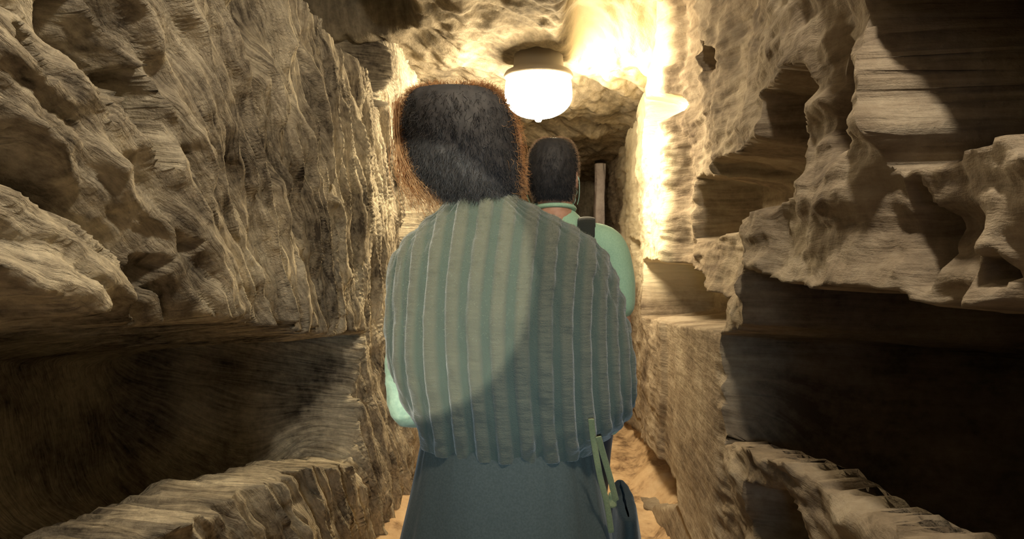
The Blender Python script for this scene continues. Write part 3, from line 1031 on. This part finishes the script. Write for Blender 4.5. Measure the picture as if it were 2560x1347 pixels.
# handbag on her right side
bag = empty('shoulder_bag', tuple(onY(1550, 1347, YW - 0.03) - np.array([0, 0, 0.28])), 'dark shoulder bag on pale straps hanging beside the long skirt', 'bag')
YB = YW + 0.02
bw = [onY(1560, 1250, YB), onY(1562, 1330, YB), onY(1566, 1500, YB), onY(1566, 1600, YB)]
rows = [(p[0], YB, p[2], p[2], a_, b_) for p, a_, b_ in zip(bw, (0.020, 0.028, 0.034, 0.030), (0.12, 0.15, 0.16, 0.15))]
rows = [(rows[0][0], YB, rows[0][2] + 0.002, rows[0][2] + 0.002, 0.003, 0.10)] + rows + [(rows[-1][0], YB, rows[-1][2] - 0.01, rows[-1][3] - 0.01, 0.003, 0.10)]
loft('bag_body', rows, M_pack, bag, seg=80, wr=lambda th, z: 0.002 * noise(th * 4, z * 14, 0, 350))
for s1 in ([(1478, 1048), (1484, 1100), (1500, 1190), (1518, 1262), (1528, 1330)], [(1496, 1092), (1508, 1135), (1524, 1190), (1540, 1250)]):
    ribbon('strap', [tuple(onY(u, v, YW - 0.155 + 0.02 * i)) for i, (u, v) in enumerate(s1)], 0.012, 0.003, M_band, bag)
v_, q_, t_ = tube_mesh([tuple(onY(1531, 1236, YW - 0.09)), tuple(onY(1530, 1262, YW - 0.09))], [(0.008, 0.006), (0.010, 0.006)], 14)
remeshed('strap_tab', [(v_, q_, t_)], 0.002, M_band, bag, 1)

# ---- man in the green T-shirt ----------------------------------------
YM = 2.25
man = empty('person', (onY(1385, 700, YM)[0], YM, 0.0), 'person with cropped dark hair, green T-shirt and pale face mask walking ahead under the lamp', 'person')
MX = man.location.x
hc = onY(1382, 441, YM)
hp, _ = head_piece(hc, yaw=-0.12, s=0.96)
pieces = list(hp)
nb = onY(1388, 525, YM)
pieces.append(tube_mesh([(hc[0], YM + 0.0, hc[2] - 0.06), (nb[0], YM - 0.01, nb[2] + 0.02), (nb[0], YM - 0.005, nb[2] - 0.06)], [0.055, 0.056, 0.075], 20))
zt = nb[2]
pieces.append(tube_mesh([(MX, YM, zt - 0.07), (MX, YM, zt - 0.16), (MX, YM, zt - 0.30), (MX, YM, zt - 0.46), (MX, YM, zt - 0.58), (MX, YM, zt - 0.68)],
                        [(0.09, 0.05), (0.165, 0.10), (0.165, 0.11), (0.145, 0.10), (0.16, 0.11), (0.15, 0.10)], 28))
arms = {}
for sx in (-1, 1):
    shp = (MX + sx * 0.165, YM, zt - 0.125)
    if sx > 0:
        e_ = onY(1562, 800, YM)
        e_ = (e_[0] - 0.02, YM - 0.0, e_[2])
        w_ = (e_[0] + 0.01, YM + 0.13, e_[2] - 0.22)
    else:
        e_ = (MX - 0.225, YM, zt - 0.36)
        w_ = (MX - 0.235, YM + 0.10, zt - 0.60)
    arms[sx] = (shp, e_, w_)
    pieces.append(tube_mesh([shp, ((shp[0] + e_[0]) / 2 + 0.008 * sx, YM, (shp[2] + e_[2]) / 2), e_], [0.056, 0.047, 0.040], 16))
    pieces.append(tube_mesh([e_, ((e_[0] + w_[0]) / 2, (e_[1] + w_[1]) / 2, (e_[2] + w_[2]) / 2), w_], [0.040, 0.038, 0.027], 16))
    pieces += hand_pieces(w_, (0.02 * sx, 0.15, -1), (-sx, 0.1, 0), (0, 1, 0.1))
for sx in (-1, 1):
    lx = MX + sx * 0.095
    pieces.append(tube_mesh([(lx, YM, zt - 0.62), (lx, YM + 0.02 * sx, 0.60), (lx, YM + 0.05 * sx, 0.48), (lx, YM + 0.04 * sx, 0.32), (lx, YM + 0.03 * sx, 0.09), (lx, YM + 0.03 * sx, 0.05)],
                            [0.09, 0.068, 0.058, 0.058, 0.040, 0.036], 20))
remeshed('body', pieces, 0.0055, M_skin, man)
for sx in (-1, 1):
    remeshed('shoe', shoe_pieces(MX + sx * 0.095, YM + 0.03 * sx), 0.006, M_shoe, man)
# T-shirt
tp = [tube_mesh([(nb[0], YM - 0.002, zt - 0.005), (nb[0], YM, zt - 0.035), (MX, YM, zt - 0.075), (MX, YM, zt - 0.16), (MX, YM, zt - 0.30), (MX, YM, zt - 0.46), (MX, YM, zt - 0.60), (MX, YM, zt - 0.68)],
                [(0.064, 0.064), (0.090, 0.074), (0.140, 0.088), (0.190, 0.120), (0.182, 0.128), (0.170, 0.122), (0.182, 0.130), (0.182, 0.130)], 48)]
for sx in (-1, 1):
    shp, e_, w_ = arms[sx]
    m1 = [shp[i] * 0.25 + e_[i] * 0.75 for i in range(3)]
    tp.append(tube_mesh([(MX + sx * 0.085, YM, zt - 0.085), (shp[0], shp[1], shp[2]), ((shp[0] + m1[0]) / 2 + 0.012 * sx, YM, (shp[2] + m1[2]) / 2), tuple(m1)],
                        [0.052, 0.070, 0.068, 0.066], 28))
remeshed('tshirt', tp, 0.006, M_tee, man, 6)
tr = [tube_mesh([(MX, YM, zt - 0.60), (MX, YM, zt - 0.70), (MX, YM, zt - 0.78)], [(0.158, 0.115), (0.172, 0.125), (0.165, 0.12)], 32)]
for sx in (-1, 1):
    lx = MX + sx * 0.09 + 0.012
    tr.append(tube_mesh([(lx, YM, zt - 0.70), (lx, YM + 0.02 * sx, 0.60), (lx, YM + 0.05 * sx, 0.46), (lx, YM + 0.04 * sx, 0.30), (lx, YM + 0.03 * sx, 0.08)], [0.100, 0.088, 0.080, 0.074, 0.066], 28))
remeshed('trousers', tr, 0.008, M_trouser, man)
HM = [(348, 1362, 1402, 0.030), (352, 1348, 1418, 0.050), (362, 1336, 1430, 0.070), (380, 1326, 1439, 0.088), (405, 1320, 1443, 0.098), (435, 1319, 1443, 0.098), (462, 1324, 1440, 0.090),
      (485, 1332, 1434, 0.078), (500, 1338, 1430, 0.066)]
hair_shell('hair', HM, YM, 0.1, M_fuzz, man, 24000, 0.014, 0.002, depth_off=-0.010, r0=0.0006, core=M_darkhair, lo=-0.22)
# face mask with its ear loops
th = np.linspace(-1.25, 1.25, 40)
zz = np.linspace(-0.105, -0.008, 24)
Tg, Zg = np.meshgrid(th, zz, indexing='ij')
Rm = np.array(Matrix.Rotation(-0.12, 3, 'Z'))
fold = 0.002 * np.sin(Zg * 220)
mx_ = (0.080 - 0.010 * sstep(-0.05, -0.10, Zg) + fold) * np.sin(Tg)
my_ = (0.098 + 0.012 * np.exp(-(Tg / 0.4) ** 2) + fold) * np.cos(Tg) ** 0.8
V = np.stack([mx_, my_, Zg], -1).reshape(-1, 3) @ Rm.T + hc
o = np_mesh('face_mask', V, grid_quads(40, 24), M_mask, man)
o.modifiers.new('t', 'SOLIDIFY').thickness = 0.002
for sx in (-1, 1):
    for z0 in (-0.02, -0.09):
        pts = [(sx * 0.078, 0.035, z0), (sx * 0.086, 0.01, z0 * 0.6 - 0.010), (sx * 0.089, -0.018, -0.020), (sx * 0.084, -0.026, -0.004)]
        ribbon('ear_loop', [tuple(Rm @ np.array(p) + hc) for p in pts], 0.003, 0.003, M_mask, man)
# collar band
cb = [(nb[0] + 0.063 * math.cos(t), YM - 0.003 + 0.063 * math.sin(t), zt + 0.004 + 0.010 * (-math.sin(t))) for t in np.linspace(0, 2 * PI, 17)]
v_, q_, t_ = tube_mesh(cb, [0.008] * 17, 10)
remeshed('collar', [(v_, q_, t_)], 0.003, M_tee, man, 2)
# small rucksack carried by the man
pack = empty('rucksack', (MX, YM - 0.17, zt - 0.45), 'black rucksack worn over the green T-shirt, its strap on the right shoulder', 'rucksack')
pk = tube_mesh([(MX - 0.01, YM - 0.165, zt - 0.12), (MX - 0.01, YM - 0.175, zt - 0.2), (MX - 0.01, YM - 0.18, zt - 0.36), (MX - 0.01, YM - 0.175, zt - 0.46)], [(0.08, 0.03), (0.115, 0.045), (0.125, 0.05), (0.11, 0.04)], 32)
remeshed('pack_body', [pk], 0.006, M_pack, pack)
for sx in (-1, 1):
    sp = [(MX + sx * 0.09, YM - 0.150, zt - 0.16), (MX + sx * 0.10, YM - 0.105, zt - 0.080), (MX + sx * 0.105, YM - 0.03, zt - 0.030), (MX + sx * 0.11, YM + 0.06, zt - 0.06),
          (MX + sx * 0.12, YM + 0.125, zt - 0.16), (MX + sx * 0.13, YM + 0.13, zt - 0.34)]
    v_, q_, t_ = tube_mesh(sp, [(0.030, 0.008)] * 6, 16)
    remeshed('shoulder_strap', [(v_, q_, t_)], 0.004, M_strap, pack, 1)
